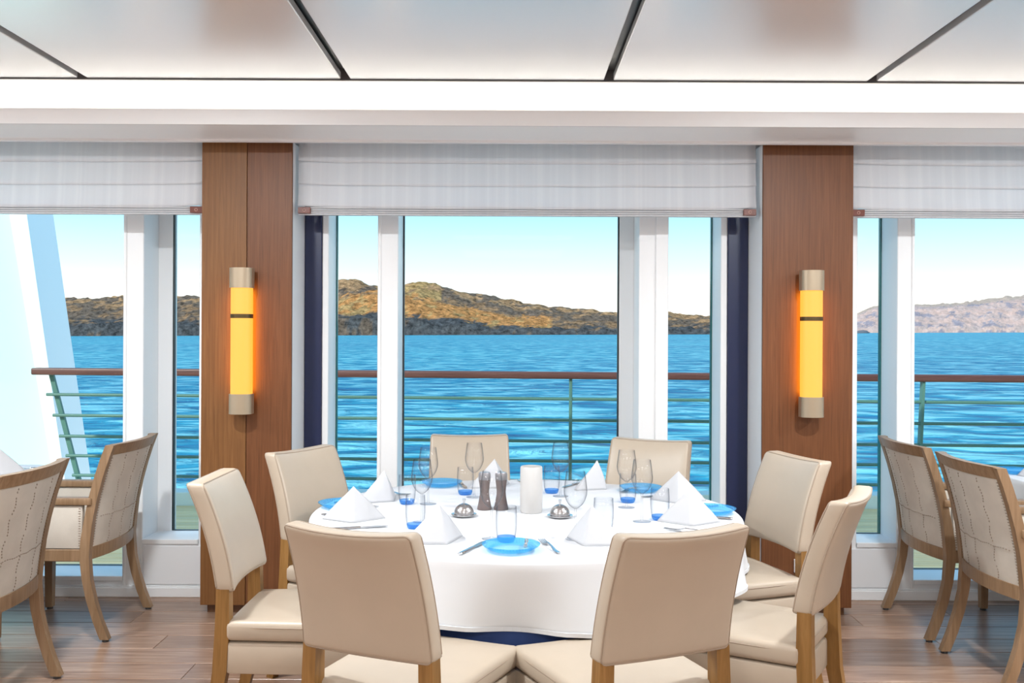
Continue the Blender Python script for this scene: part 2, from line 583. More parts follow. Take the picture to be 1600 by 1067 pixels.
# lower wall panel joints on either side (raised panels)
for i, (a, b) in enumerate([(-2.09, -1.70), (1.76, 2.19), (2.30, 3.2), (-3.2, -2.22)]):
    if i < 2:
        struct('wall_panel_%d' % (i + 1), box(a, b, WIN0 - 0.010, WIN0 + 0.005, 0.07, 0.29, 0.003, 1), M_wall)

# window panes with gaskets
def window(i, x0, x1, z0, teal=None):
    w = empty('window_%d' % i, ((x0 + x1) / 2, WIN1 - 0.03, z0))
    w['kind'] = 'structure'
    h = 2.50 - z0
    hw = (x1 - x0) / 2
    obj('pane', box(-hw, hw, -0.003, 0.003, 0, h), M_glass, w)
    for s in (-1, 1):
        m = M_teal if teal == s else M_gasket
        obj('gasket', box(min(s * hw, s * (hw - 0.009)), max(s * hw, s * (hw - 0.009)), -0.014, 0.012, 0, h), m, w)
    obj('gasket', box(-hw + 0.009, hw - 0.009, -0.014, 0.012, 0, 0.009), M_gasket, w)
window(1, -4.3, LL[0], ZS_W)
window(2, -2.016, PLX - 0.36, ZS_N)
window(3, PL_[1], ML[0], ZS_N, -1)
window(4, ML[1], 0.636, ZS_W)
window(5, MR[1], PR_[0], ZS_N, 1)
window(6, PRX + 0.385, RR[0], ZS_N, 1)
window(7, RR[1], 4.45, ZS_W)

# ---- wood pillars
def pillar(cx, label, m1, m2):
    t = empty('wood_pillar', (cx, 5.14, 0))
    tag(t, label, 'pillar')
    hw = 0.2415
    top = zb + 0.008
    obj('core', box(-hw + 0.015, hw - 0.015, 0.02, 0.33, 0.04, top), M_walnut2, t)
    if m1 is m2:
        obj('veneer_panel', box(-hw, hw, 0.0, 0.02, 0.045, top, 0.0015, 1), m1, t)
    else:
      obj('veneer_panel', box(-hw, -0.0015, 0.0, 0.02, 0.045, top, 0.0015, 1), m1, t)
      obj('veneer_panel', box(0.0015, hw, 0.0, 0.02, 0.045, top, 0.0015, 1), m2, t)
    for s in (-1, 1):
        obj('side_panel', box(min(s * (hw - 0.001), s * (hw - 0.014)), max(s * (hw - 0.001), s * (hw - 0.014)), 0.021, 0.345, 0.045, top, 0.001, 1), M_white, t)
    obj('plinth', box(-hw + 0.03, hw - 0.03, 0.03, 0.33, 0.0, 0.045), mat('plinth brown', (0.14, 0.065, 0.03), 0.5), t)
    return t
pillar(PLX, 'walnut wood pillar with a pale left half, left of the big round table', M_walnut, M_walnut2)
pillar(PRX, 'evenly red brown walnut wood pillar, right of the big round table', M_walnut2, M_walnut2)

# ---- wall lamps
def wall_lamp(x, yt, yb, label):
    D = 5.09
    p1, p2 = px(x, yt, D), px(x, yb, D)
    h = p1.z - p2.z
    t = empty('wall_lamp', (p1.x, 5.14, p2.z))
    tag(t, label, 'lamp')
    OFF = 0.040
    def dshape(hw, dep, z0, z1, name, m):
        pr = [(-hw, 0)] + [(-hw * math.cos(a), -dep * 0.45 - dep * 0.55 * math.sin(a)) for a in [PI * i / 14 for i in range(15)]] + [(hw, 0)]
        return obj(name, loft([[(x_, y_ - OFF, z) for x_, y_ in pr] for z in (z0, z1)]), m, t, True)
    ch = h * 0.137
    dshape(0.061, 0.080, 0, ch, 'lower_cap', M_brass)
    dshape(0.061, 0.080, h - ch, h, 'upper_cap', M_brass)
    dshape(0.054, 0.072, ch, h - ch, 'amber_tube', M_amber)
    zb_ = h * (1 - 0.330)
    dshape(0.056, 0.075, zb_ - 0.011, zb_ + 0.011, 'bronze_band', M_band)
    obj('wall_bracket', box(-0.03, 0.03, -OFF, 0.0, 0.02, ch - 0.02), M_band, t)
    obj('wall_bracket', box(-0.03, 0.03, -OFF, 0.0, h - ch + 0.02, h - 0.02), M_band, t)
    obj('back_light', box(-0.046, 0.046, -OFF, -OFF + 0.006, ch + 0.01, h - ch - 0.01), M_amberback, t)
wall_lamp(379, 419, 646, 'amber glass wall lamp with champagne caps on the left wood pillar')
wall_lamp(1267.5, 423, 651, 'amber glass wall lamp with champagne caps on the right wood pillar')

# outlet plate
o = empty('wall_outlet', px(1251, 884, 5.135))
tag(o, 'small white outlet plate low on the right wood pillar', 'outlet')
obj('plate', box(-0.036, 0.036, -0.006, 0.006, -0.036, 0.036, 0.004, 2), M_white, o)
obj('socket', lathe([(0, 0.001), (0.02, 0.001), (0.022, 0.004), (0.0, 0.004)], 20), mat('socket grey', (0.55, 0.55, 0.55), 0.5), o, True, (0, -0.0055, 0), (PI / 2, 0, 0))

# ---- roman blinds
def blind(x0, x1, label, caps):
    D = 5.24
    zt_, zb_ = 2.575, 2.143
    t = empty('roman_blind', ((x0 + x1) / 2, D, zb_))
    tag(t, label, 'blind')
    hw = (x1 - x0) / 2
    H = zt_ - zb_
    obj('head_rail', box(-hw, hw, 0.0, 0.04, H, H + 0.03), M_white, t)
    tiers = [(0.045, 0.17, 0.006), (0.165, 0.295, 0.016), (0.29, H, 0.026)]
    for i, (za, zc, yo) in enumerate(tiers):
        # each fold: sheet that swells toward the room at its lower edge
        nx, nz = 48, 8
        bm = bmesh.new()
        g = []
        for k in range(nz + 1):
            f = k / nz
            z = za + (zc - za) * f
            rowv = []
            for j in range(nx + 1):
                u = -1 + 2 * j / nx
                y_ = -0.030 + yo * 0.5 - 0.016 * (1 - f) ** 2 + 0.002 * math.sin(u * 13 + i * 2.1) * (1 - f)
                sag = -0.006 * (1 - u * u) * (1 - f) + 0.005 * max(0, abs(u) - 0.86) / 0.14 * (1 - f)
                rowv.append(bm.verts.new((u * hw, y_, z + sag)))
            g.append(rowv)
        for k in range(nz):
            for j in range(nx):
                bm.faces.new((g[k][j], g[k][j + 1], g[k + 1][j + 1], g[k + 1][j]))
        ft = obj('fabric_fold', bm, M_blind, t, 'all')
        md = ft.modifiers.new('thick', 'SOLIDIFY')
        md.thickness = 0.003
    for i in range(4):
        z0 = 0.001 + i * 0.0115
        obj('stacked_fold', box(-hw + 0.002, hw - 0.002, -0.036 - 0.002 * i, -0.004, z0, z0 + 0.0075, 0.003, 2), M_blind, t)
        obj('fold_bar', box(-hw + 0.004, hw - 0.004, -0.030, -0.006, z0 + 0.0075, z0 + 0.0115), M_blindbar, t)
    for s in caps:
        c = obj('end_cap', box(s * hw - 0.034 + 0.02 * (s < 0) * 0, s * hw + 0.034, -0.050, 0.002, 0.008, 0.042, 0.002, 1), M_capbrown, t, loc=(-s * 0.036, 0, 0))
        obj('badge', lathe([(0.006, 0.0), (0.009, 0.001), (0.006, 0.002)], 16), mat('badge pale', (0.5, 0.3, 0.25), 0.4), c, False, (s * hw, -0.050, 0.025), (PI / 2, 0, 0))
    return t
blind(-1.163, 1.320, 'white roman blind with brown end caps over the middle window', (-1, 1))
blind(-4.25, -1.675, 'white roman blind over the window left of the left pillar', (1,))
blind(1.835, 4.40, 'white roman blind over the window right of the right pillar', (-1,))

# ================================================================== OUTSIDE: DECK, RAILING, SHIP STRUCTURE
deck = struct('floor_deck', box(-9, 9, WIN1, 8.5, -0.12, -0.024), mat('deck caulk', (0.06, 0.05, 0.04), 0.7))
dm = None
for k in range(21):
    y0 = 5.80 + k * 0.12
    if dm is None:
        bm = box(-9, 9, 0.003, 0.117, -0.024, 0.0, 0.002, 1)
        o = obj('plank', bm, M_deck, deck)
        dm = o.data
    else:
        o = bpy.data.objects.new('plank', dm)
        C.objects.link(o)
        o.parent = deck
    o.location = (0, y0, 0)
struct('trim_coaming', box(-9, 9, 8.33, 8.55, -0.12, 0.115, 0.01, 2), M_coaming)

ra = empty('ship_railing', (0, 8.42, 0.11))
tag(ra, 'green ship railing with a varnished wooden handrail outside the windows', 'railing')
ra.rotation_euler = (0, R(0.08), R(-2.2))
def railbar(name, x0, x1, z, r, m):
    return obj(name, tube([(x0, 0, z), (x0 + 0.01, 0, z), ((x0 + x1) / 2, 0, z), (x1, 0, z)], r, 10), m, ra, True)
HZ = EYE - (585.5 - HOR) * 8.42 / F - 0.11
bm = box(-4.28, 7.5, -0.055, 0.055, HZ - 0.032, HZ + 0.030, 0.014, 3)
obj('handrail', bm, M_handrail, ra, True)
for k, yy in enumerate((622, 655, 688, 719, 750)):
    railbar('rail', -4.16 + 0.06 * k, 7.5, EYE - (yy + 0.5 - HOR) * 8.42 / F - 0.11, 0.0145, M_rail)
for xp in (-2.55, 0.515, 6.6):
    obj('post', box(xp - 0.014, xp + 0.014, -0.02, 0.02, 0, HZ - 0.03, 0.004, 1), M_rail, ra)
for xp in (3.55,):
    obj('post', loft([[(xp + dx - 0.02 * (1 - z / HZ) * 2, dy, z) for dx, dy in ((-0.012, -0.03), (0.012, -0.03), (0.012, 0.03), (-0.012, 0.03))] for z in (0, HZ - 0.03)]), M_rail, ra)
obj('post', loft([[(xx + dx, dy, z) for dx, dy in ((-0.02, 0.03), (0.02, 0.03), (0.02, 0.06), (-0.02, 0.06))] for xx, z in ((-3.87, 0), (-4.14, HZ - 0.03))]), M_rail, ra)

# slanted davit frame on the left
SD = 9.1
ss = empty('davit_frame', (-4.4, SD, 0))
tag(ss, 'slanted steel ship frame tinted with aqua sea light, seen through the left window', 'ship frame')
def sx(y_, off):          # X of the slanted edge at image height y_
    xe = 52 + (y_ - 340) * (95 - 52) / (640 - 340) + off
    return px(xe, y_, SD)
def slant(offa_top, offa_bot, offb, y0, y1, name, m):
    pts = []
    for yy, oa in ((250, offa_top), (870, offa_bot)):
        a, b = sx(yy, oa), sx(yy, offb)
        pts.append([(a.x + 4.4, y0, a.z), (b.x + 4.4, y0, b.z), (b.x + 4.4, y1, b.z), (a.x + 4.4, y1, a.z)])
    return obj(name, loft(pts), m, ss)
slant(-260, -330, -20, 0.10, 0.18, 'web_plate', M_hull)
slant(-30, -16, 0, -0.10, 0.42, 'flange', M_hullw)
slant(-26, -13, 1, -0.13, -0.10, 'flange_lip', M_hullw)

# ================================================================== SEA AND ISLANDS
HEEL = -0.0073                     # the ship heels a little against the sea
SEA_Z = -5.0
sea_m = mat('sea water', (0.014, 0.20, 0.44), 0.15, spec=0.12)
p_ = sea_m.node_tree.nodes['Principled BSDF']
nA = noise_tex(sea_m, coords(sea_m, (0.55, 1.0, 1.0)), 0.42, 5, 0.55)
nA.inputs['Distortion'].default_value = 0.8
nB = noise_tex(sea_m, coords(sea_m, (0.4, 1.0, 1.0)), 0.09, 3, 0.55)
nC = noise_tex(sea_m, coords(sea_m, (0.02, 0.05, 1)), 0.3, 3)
ad = N(sea_m, 'ShaderNodeMath'); ad.operation = 'MULTIPLY_ADD'
L(sea_m, nB.outputs[0], ad.inputs[0]); ad.inputs[1].default_value = 1.5
L(sea_m, nA.outputs[0], ad.inputs[2])
bump(sea_m, ad.outputs[0], 1.0, 1.6)
rr = ramp(sea_m, nA.outputs[0], [(0.34, (0.002, 0.14, 0.29)), (0.47, (0.006, 0.27, 0.41)), (0.58, (0.20, 0.58, 0.66))])  # pale crest highlights and dark troughs painted into the water colour
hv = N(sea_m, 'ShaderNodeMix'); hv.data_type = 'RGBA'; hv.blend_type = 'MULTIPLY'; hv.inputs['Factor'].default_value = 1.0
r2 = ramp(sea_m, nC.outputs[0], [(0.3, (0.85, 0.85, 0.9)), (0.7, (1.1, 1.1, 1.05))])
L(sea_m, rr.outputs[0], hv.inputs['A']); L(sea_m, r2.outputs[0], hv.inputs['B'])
_nt = sea_m.node_tree
_df, _gl, _mx = N(sea_m, 'ShaderNodeBsdfDiffuse'), N(sea_m, 'ShaderNodeBsdfGlossy'), N(sea_m, 'ShaderNodeMixShader')
_gl.inputs['Roughness'].default_value = 0.12
_mx.inputs[0].default_value = 0.16
_nrm = p_.inputs['Normal'].links[0].from_socket
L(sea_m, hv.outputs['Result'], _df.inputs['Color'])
L(sea_m, _nrm, _df.inputs['Normal']); L(sea_m, _nrm, _gl.inputs['Normal'])
L(sea_m, _df.outputs[0], _mx.inputs[1]); L(sea_m, _gl.outputs[0], _mx.inputs[2])
L(sea_m, _mx.outputs[0], _nt.nodes['Material Output'].inputs[0])
_nt.nodes.remove(p_)
bm = bmesh.new()
ys = [14, 40, 100, 300, 900, 2500, 7000, 20000]
g = []
for yy in ys:
    hw = yy * 1.5 + 60
    g.append([bm.verts.new((-hw + 2 * hw * j / 16, yy, SEA_Z)) for j in range(17)])
for a, b in zip(g, g[1:]):
    for j in range(16):
        bm.faces.new((a[j], a[j + 1], b[j + 1], b[j]))
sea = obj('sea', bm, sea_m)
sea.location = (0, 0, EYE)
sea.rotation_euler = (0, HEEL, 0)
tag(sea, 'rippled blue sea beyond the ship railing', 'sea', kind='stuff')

def interp(tab, x):
    if x <= tab[0][0]: return tab[0][1]
    for (xa, ya), (xb, yb) in zip(tab, tab[1:]):
        if x <= xb:
            f = (x - xa) / (xb - xa)
            f = f * f * (3 - 2 * f) * 0.5 + f * 0.5
            return ya + (yb - ya) * f
    return tab[-1][1]

def terrain(name, D0, ladder, xs, colour, m, rough_amp):
    """ladder: list of (depth, profile table of frame height above the horizon by x)"""
    bm = bmesh.new()
    cl = bm.loops.layers.float_color.new('soil')
    g, cols = [], []
    for (d, prof, nsub) in ladder:
        pass
    rows_ = []
    for (da, pa, ns), (db, pb, _) in zip(ladder, ladder[1:]):
        for k in range(ns):
            rows_.append((da, pa, db, pb, k / ns))
    rows_.append((ladder[-2][0], ladder[-2][1], ladder[-1][0], ladder[-1][1], 1.0))
    for (da, pa, db, pb, f) in rows_:
        d = da + (db - da) * f
        rv, rc = [], []
        for x in xs:
            h = interp(pa, x) * (1 - f) + interp(pb, x) * f      # pixels above shore
            X = (x - 800) * d / F
            nz = noise.fractal(Vector((X * 0.012, d * 0.012, 1.3)), 0.9, 2.1, 5) * rough_amp
            nz2 = noise.fractal(Vector((X * 0.05, d * 0.05, 7.3)), 0.8, 2.1, 4) * rough_amp * 0.55
            z = SEA_Z - 3 + max(0, h) * d / F + (nz + nz2) * min(1.0, max(0.0, h) / 8.0) * D0 / F
            rv.append(bm.verts.new((X, d, z)))
            rc.append(colour(x, (z - SEA_Z) * F / d, noise.fractal(Vector((X * 0.02, d * 0.02, 3.3)), 0.9, 2.0, 4)))
        g.append(rv); cols.append(rc)
    cmap = {}
    for rv, rc in zip(g, cols):
        for v, c in zip(rv, rc): cmap[v] = c
    for a, b in zip(g, g[1:]):
        for j in range(len(xs) - 1):
            f = bm.faces.new((a[j], a[j + 1], b[j + 1], b[j]))
            for l in f.loops:
                l[cl] = (*cmap[l.vert], 1)
    o = obj(name, bm, m, None, 'all')
    o.location = (0, 0, EYE)
    o.rotation_euler = (0, HEEL, 0)
    return o

def earth(name, var, scale, bstr, bdist):
    m = mat(name, (0.5, 0.4, 0.3), 0.95, spec=0.05)
    p = m.node_tree.nodes['Principled BSDF']
    vc = N(m, 'ShaderNodeVertexColor'); vc.layer_name = 'soil'
    v = coords(m)
    n1 = noise_tex(m, v, scale, 6, 0.7)
    r = ramp(m, n1.outputs[0], [(0.35, (1 - var,) * 3), (0.65, (1 + var,) * 3)])
    mu = N(m, 'ShaderNodeMix'); mu.data_type = 'RGBA'; mu.blend_type = 'MULTIPLY'
    mu.inputs['Factor'].default_value = 1.0
    L(m, vc.outputs[0], mu.inputs['A']); L(m, r.outputs[0], mu.inputs['B'])
    L(m, mu.outputs['Result'], p.inputs['Base Color'])
    n2 = noise_tex(m, v, scale * 0.8, 8, 0.75)
    bump(m, n2.outputs[0], bstr, bdist)
    return m
M_island = earth('lava and scrub soil', 0.65, 0.07, 1.0, 12.0)
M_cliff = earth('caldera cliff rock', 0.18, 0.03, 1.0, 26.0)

ridge = [(-900, 40), (-400, 55), (0, 57), (60, 59), (130, 63), (190, 60), (280, 61), (330, 62), (420, 74), (500, 84), (535, 87), (556, 86), (578, 78), (604, 77), (630, 81), (655, 85), (680, 81), (705, 73), (740, 66), (790, 59), (830, 51), (870, 45), (910, 42), (965, 38), (1043, 34), (1112, 30), (1200, 18), (1290, 4), (1340, -4)]
mid = [(-900, 26), (0, 38), (190, 40), (310, 42), (500, 48), (545, 60), (590, 64), (640, 58), (700, 45), (760, 33), (830, 24), (900, 24), (965, 26), (1112, 22), (1200, 12), (1290, 2), (1340, -5)]
lava = [(-900, 16), (0, 22), (190, 24), (310, 24), (500, 32), (560, 33), (620, 30), (700, 24), (780, 15), (850, 10), (965, 12), (1112, 12), (1200, 7), (1290, 0), (1340, -6)]
zero = [(-900, 0), (1340, -6)]
low = [(-900, 0), (1340, -10)]
def col_island(x, h, nz):
    L_, Mi = interp(lava, x), interp(mid, x)
    dark = (0.10, 0.10, 0.10)
    scrub = (0.20, 0.145, 0.105)
    orange = (0.64, 0.27, 0.085)
    tan = (0.52, 0.32, 0.13)
    hn = h + nz * 7
    if hn < L_ + 1:
        return dark if nz < 0.25 else scrub
    win = max(0.0, min(1.0, (x - 515) / 30)) * max(0.0, min(1.0, (905 - x) / 120))
    if win > 0.35 and hn < Mi + 3:
        return tuple(a * 0.75 + b * 0.25 for a, b in zip(orange, tan)) if nz < 0.3 else tan
    if 590 < x < 720 and hn < interp(ridge, x) + 4 and nz < 0.25:
        return tan if x < 690 else scrub
    if hn > interp(ridge, x) - 9 and nz > -0.1:
        return (0.48, 0.28, 0.14)
    return scrub if nz < 0.12 else (0.36, 0.215, 0.115)
xs = [-500 + i * 3.6 for i in range(512)]
isl = terrain('volcanic_island', 2400, [(2250, zero, 4), (2280, [(a, b * 0.8) for a, b in lava], 10), (2360, lava, 16), (2520, mid, 16), (2760, ridge, 6), (2900, [(a, b * 0.7) for a, b in ridge], 4), (3300, low, 1)], xs, col_island, M_island, 5.5)
tag(isl, 'brown and orange volcanic island with dark lava shore across the water', 'island')

cr = [(1230, 0), (1290, 14), (1333, 29), (1372, 44), (1400, 50), (1428, 45), (1450, 45), (1500, 47), (1530, 50), (1560, 55), (1600, 58), (1660, 58), (1760, 50), (1900, 54), (2200, 40)]
cm = [(a, b * 0.55) for a, b in cr]
cb_ = [(a, b * 0.22) for a, b in cr]
def col_cliff(x, h, nz):  # rock tones kept pale so the colour carries the distant haze
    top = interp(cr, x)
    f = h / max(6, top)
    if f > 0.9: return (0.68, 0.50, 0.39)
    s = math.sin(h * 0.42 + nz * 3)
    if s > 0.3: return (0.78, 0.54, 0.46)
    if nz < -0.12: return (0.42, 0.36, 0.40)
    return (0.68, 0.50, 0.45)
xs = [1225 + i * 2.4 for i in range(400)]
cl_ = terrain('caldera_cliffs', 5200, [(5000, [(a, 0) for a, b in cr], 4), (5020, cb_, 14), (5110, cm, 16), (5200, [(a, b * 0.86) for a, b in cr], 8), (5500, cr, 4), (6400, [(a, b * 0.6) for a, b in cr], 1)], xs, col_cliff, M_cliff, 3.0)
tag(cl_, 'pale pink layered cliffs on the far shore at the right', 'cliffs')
bm = bmesh.new()
bmesh.ops.create_icosphere(bm, subdivisions=3, radius=1)
deform(bm, lambda c: (c.x * 28 * (1 + 0.3 * noise.noise(c * 2)), c.y * 12, max(-0.2, c.z) * 9 * (1 + 0.6 * noise.noise(c * 3.1))))
rk = obj('sea_rock', bm, mat('dark sea rock', (0.12, 0.13, 0.15), 0.9), None, True)
rk.location = px(1347, 520, 3600)
tag(rk, 'small dark rock islet in the sea below the far cliffs', 'rock')

# ================================================================== CHAIRS
def leg_loft(stations):
    """stations: (x, y, z, wx, wy)"""
    return loft([[(x - a / 2, y - b / 2, z), (x + a / 2, y - b / 2, z), (x + a / 2, y + b / 2, z), (x - a / 2, y + b / 2, z)] for x, y, z, a, b in stations])

def make_side_chair():
    t = empty('dining_chair')
    # origin on the floor below the seat, front is +Y
    SW, SD_ = 0.238, 0.24
    def seatdef(c):
        f = (c.y + SD_) / (2 * SD_)
        w = 0.93 + 0.07 * f
        crown = 0.010 * (1 - (c.x / SW) ** 2) * (1 - (c.y / SD_) ** 2) if c.z > 0.48 else 0
        return (c.x * w, c.y, c.z + crown)
    st = obj('seat_cushion', deform(box(-SW, SW, -SD_ + 0.01, SD_ + 0.052, 0.430, 0.500, 0.020, 3, (6, 6, 0)), seatdef), M_leather, t, True)
    ring = []
    for a in range(40):
        th = 2 * PI * a / 40
        cx, cy = math.cos(th), math.sin(th)
        k = 1 / max(abs(cx), abs(cy), (abs(cx) ** 8 + abs(cy) ** 8) ** (1 / 8))
        v = seatdef(Vector((cx * k * (SW - 0.002), 0.031 + cy * k * (SD_ + 0.019), 0.40)))
        ring.append((v[0], v[1], 0.480))
    obj('piping', tube(ring, 0.0035, 6, closed=True), M_piping, st, True)
    obj('apron', deform(box(-SW + 0.004, SW - 0.004, -SD_ + 0.012, SD_ + 0.04, 0.315, 0.426, 0.012, 2), seatdef), M_leather, t, True)
    # backrest
    Z0, Z1 = 0.598, 0.978
    def backdef(c):
        f = (c.z - Z0) / (Z1 - Z0)
        w = 0.995 - 0.05 * f
        u = c.x / 0.215
        lean = 0.0 - 0.050 * f - 0.065 * f * f
        bow = 0.022 * u * u
        lum = 0.010 * math.sin(PI * max(0, min(1, f))) * (1 - u * u) if c.y > -0.24 else 0
        dip = -0.010 * (1 - u * u) * (f > 0.9) + 0.005 * (1 - u * u) * (f < 0.1)
        return (c.x * w, c.y + lean + bow + lum - 0.012, c.z + dip)
    bk = obj('backrest', deform(box(-0.215, 0.215, -0.275, -0.205, Z0, Z1, 0.017, 3, (8, 0, 8)), backdef), M_leather, t, True)
    for yy in (-0.272, -0.208):
        pts = []
        hw, z0, z1 = 0.2115, Z0 + 0.004, Z1 - 0.004
        cr_ = 0.016
        for (ccx, ccz, a0) in ((hw - cr_, z1 - cr_, PI / 2), (hw - cr_, z0 + cr_, 0), (-hw + cr_, z0 + cr_, -PI / 2), (-hw + cr_, z1 - cr_, -PI)):
            for q in range(4):
                a = a0 - PI / 2 * q / 3
                pts.append((ccx + cr_ * math.cos(a), ccz + cr_ * math.sin(a)))
        dense = []
        for q, (pa, pb) in enumerate(zip(pts, pts[1:] + pts[:1])):
            m_ = 8 if math.hypot(pa[0] - pb[0], pa[1] - pb[1]) > 0.05 else 1
            dense += [(pa[0] + (pb[0] - pa[0]) * w_ / m_, pa[1] + (pb[1] - pa[1]) * w_ / m_) for w_ in range(m_)]
        pts = dense
        pts = [backdef(Vector((a, yy + (0.004 if yy < -0.24 else -0.004), b))) for a, b in pts]
        obj('piping', tube(pts, 0.0030, 6, closed=True), M_piping, bk, True)
    for s in (-1, 1):
        obj('leg', leg_loft([(s * 0.205, -0.315, 0.0, 0.036, 0.036), (s * 0.202, -0.275, 0.16, 0.042, 0.044), (s * 0.198, -0.248, 0.32, 0.046, 0.050), (s * 0.194, -0.240, 0.48, 0.046, 0.050), (s * 0.190, -0.240, 0.61, 0.044, 0.046)]), M_oak, t)
    for s in (-1, 1):
        obj('leg', leg_loft([(s * 0.212, 0.240, 0.0, 0.030, 0.030), (s * 0.208, 0.240, 0.325, 0.046, 0.046)]), M_oak, t)
    return t

proto = make_side_chair()
# (back-top centre X, Y, facing angle of +Y axis given as direction vector, label)
CH = [
    ((-0.444, 2.615), (0.400, 0.917), 'cream leather dining chair seen from behind, front left of the round table'),
    ((0.476, 2.615), (-0.395, 0.919), 'cream leather dining chair seen from behind, front right of the round table'),
    ((-1.117, 3.565), (1.0, -0.02), 'cream leather chair in profile before the left wood pillar, nearer the camera'),
    ((-0.975, 4.40), (0.867, -0.498), 'cream leather chair between the left pillar and the window, facing the camera'),
    ((-0.222, 5.06), (0.06, -0.998), 'cream leather chair by the window behind the pepper mills'),
    ((0.715, 4.88), (-0.42, -0.91), 'cream leather chair by the window behind the two right-hand wine glasses'),
    ((1.268, 4.22), (-0.95, -0.31), 'cream leather chair in front of the right wood pillar, backrest turned to the camera'),
    ((1.155, 3.225), (-0.86, 0.51), 'cream leather chair at the right of the round table, side of backrest to camera'),
]
for i, ((bx, by), (fx, fy), lab) in enumerate(CH):
    o = proto if i == 0 else copy_tree(proto)
    l = math.hypot(fx, fy)
    fx, fy = fx / l, fy / l
    o.location = (bx + fx * 0.355, by + fy * 0.355, 0)
    o.rotation_euler = (0, 0, math.atan2(fy, fx) - PI / 2)
    tag(o, lab, 'chair', 'cream chairs around the round table')

def make_armchair():
    t = empty('armchair')
    # front +Y; rear legs sweep backwards
    HWB = 0.275
    def bowy(x): return 0.045 * (x / HWB) ** 2
    def rear(z):              # centre line of the rear post
        if z < 0.42:
            f = 1 - z / 0.42
            return -0.245 - 0.105 * f ** 1.8
        f = (z - 0.42) / 0.53
        return -0.245 - 0.035 * f - 0.085 * f * f
    zs_ = [0.012, 0.1, 0.2, 0.3, 0.42, 0.5, 0.6, 0.7, 0.8, 0.88, 0.955]
    for s in (-1, 1):
        lg = obj('rear_leg', leg_loft([(s * HWB, rear(z) + 0.045, z, 0.036, 0.048 if 0.3 < z < 0.6 else 0.042) for z in zs_]), M_oak2, t, True)
        obj('foot_glide', lathe([(0, 0), (0.016, 0), (0.016, 0.012), (0, 0.012)], 12), M_dark, lg, False, (s * HWB, rear(0.012) + 0.045, 0))
        lg = obj('front_leg', leg_loft([(s * HWB, 0.235, 0.012, 0.036, 0.036), (s * HWB, 0.235, 0.40, 0.046, 0.046), (s * HWB, 0.238, 0.665, 0.042, 0.042)]), M_oak2, t)
        obj('foot_glide', lathe([(0, 0), (0.016, 0), (0.016, 0.012), (0, 0.012)], 12), M_dark, lg, False, (s * HWB, 0.235, 0))
        obj('armrest', box(s * HWB - 0.028, s * HWB + 0.028, rear(0.68) + 0.045, 0.270, 0.665, 0.700, 0.006, 2), M_oak2, t, True)
        sp = obj('side_panel', box(s * HWB - 0.016, s * HWB + 0.016, -0.19, 0.213, 0.452, 0.662, 0.006, 2), M_linen, t, True)
        bm = bmesh.new()
        for k in range(16):
            for xx in (s * (HWB + 0.0165), s * (HWB - 0.0165)):
                for yy in (-0.178, 0.200):
                    box(xx - 0.0012, xx + 0.0012, yy - 0.005, yy + 0.005, 0.466 + k * 0.012, 0.470 + k * 0.012, bm=bm)
        st = obj('stitching', bm, M_stitch, sp); st['kind'] = 'stuff'
        obj('side_rail', box(s * HWB - 0.017, s * HWB + 0.017, -0.20, 0.22, 0.39, 0.45, 0.004, 1), M_oak2, t)
    # curved rails of the back
    def rail(z0, z1, name, th=0.034):
        secs = []
        for k in range(13):
            x = -HWB + 0.015 + (2 * HWB - 0.03) * k / 12
            pts = []
            for (z, dy) in ((z0, -th / 2), (z0, th / 2), (z1, th / 2), (z1, -th / 2)):
                pts.append((x, rear(z) + bowy(x) + dy, z))
            secs.append(pts)
        return obj(name, loft(secs), M_oak2, t, False)
    rail(0.905, 0.957, 'top_rail')
    rail(0.395, 0.455, 'bottom_rail')
    # fabric back, both faces
    nx, nz = 12, 12
    bm = bmesh.new()
    fr, bc = [], []
    for k in range(nz + 1):
        z = 0.452 + (0.908 - 0.452) * k / nz
        f1, f2 = [], []
        for j in range(nx + 1):
            u = -1 + 2 * j / nx
            x = u * (HWB - 0.018)
            sw = 0.012 * (1 - u ** 6) * (1 - (2 * k / nz - 1) ** 6)
            f1.append(bm.verts.new((x, rear(z) + bowy(x) + 0.012 + sw, z)))
            f2.append(bm.verts.new((x, rear(z) + bowy(x) - 0.010 - sw * 0.5, z)))
        fr.append(f1); bc.append(f2)
    for k in range(nz):
        for j in range(nx):
            bm.faces.new((fr[k][j], fr[k][j + 1], fr[k + 1][j + 1], fr[k + 1][j]))
            bm.faces.new((bc[k][j], bc[k + 1][j], bc[k + 1][j + 1], bc[k][j + 1]))
    for j in range(nx):
        bm.faces.new((fr[0][j], bc[0][j], bc[0][j + 1], fr[0][j + 1]))
        bm.faces.new((fr[nz][j], fr[nz][j + 1], bc[nz][j + 1], bc[nz][j]))
    for k in range(nz):
        bm.faces.new((fr[k][0], fr[k + 1][0], bc[k + 1][0], bc[k][0]))
        bm.faces.new((fr[k][nx], bc[k][nx], bc[k + 1][nx], fr[k + 1][nx]))
    bp = obj('back_panel', bm, M_linen, t, True)
    # stitched lines on the outer face
    bm = bmesh.new()
    def st_at(x, z, dx, dz):
        u = x / (HWB - 0.018)
        kk = (z - 0.452) / 0.456
        sw = 0.012 * (1 - u ** 6) * (1 - (2 * kk - 1) ** 6)
        y0 = rear(z) + bowy(x) - 0.0105 - sw * 0.5
        box(x - dx, x + dx, y0 - 0.0012, y0 + 0.001, z - dz, z + dz, bm=bm)
    for xx in (-0.14, -0.02, 0.13):
        for k in range(36):
            if k % 7 == 5: continue
            st_at(xx + 0.006 * math.sin(k * 0.7), 0.462 + k * 0.0122, 0.0022, 0.0036)
    for k in range(30):
        st_at(-0.22 + k * 0.0152, 0.60 + 0.002 * math.sin(k), 0.0045, 0.0018)
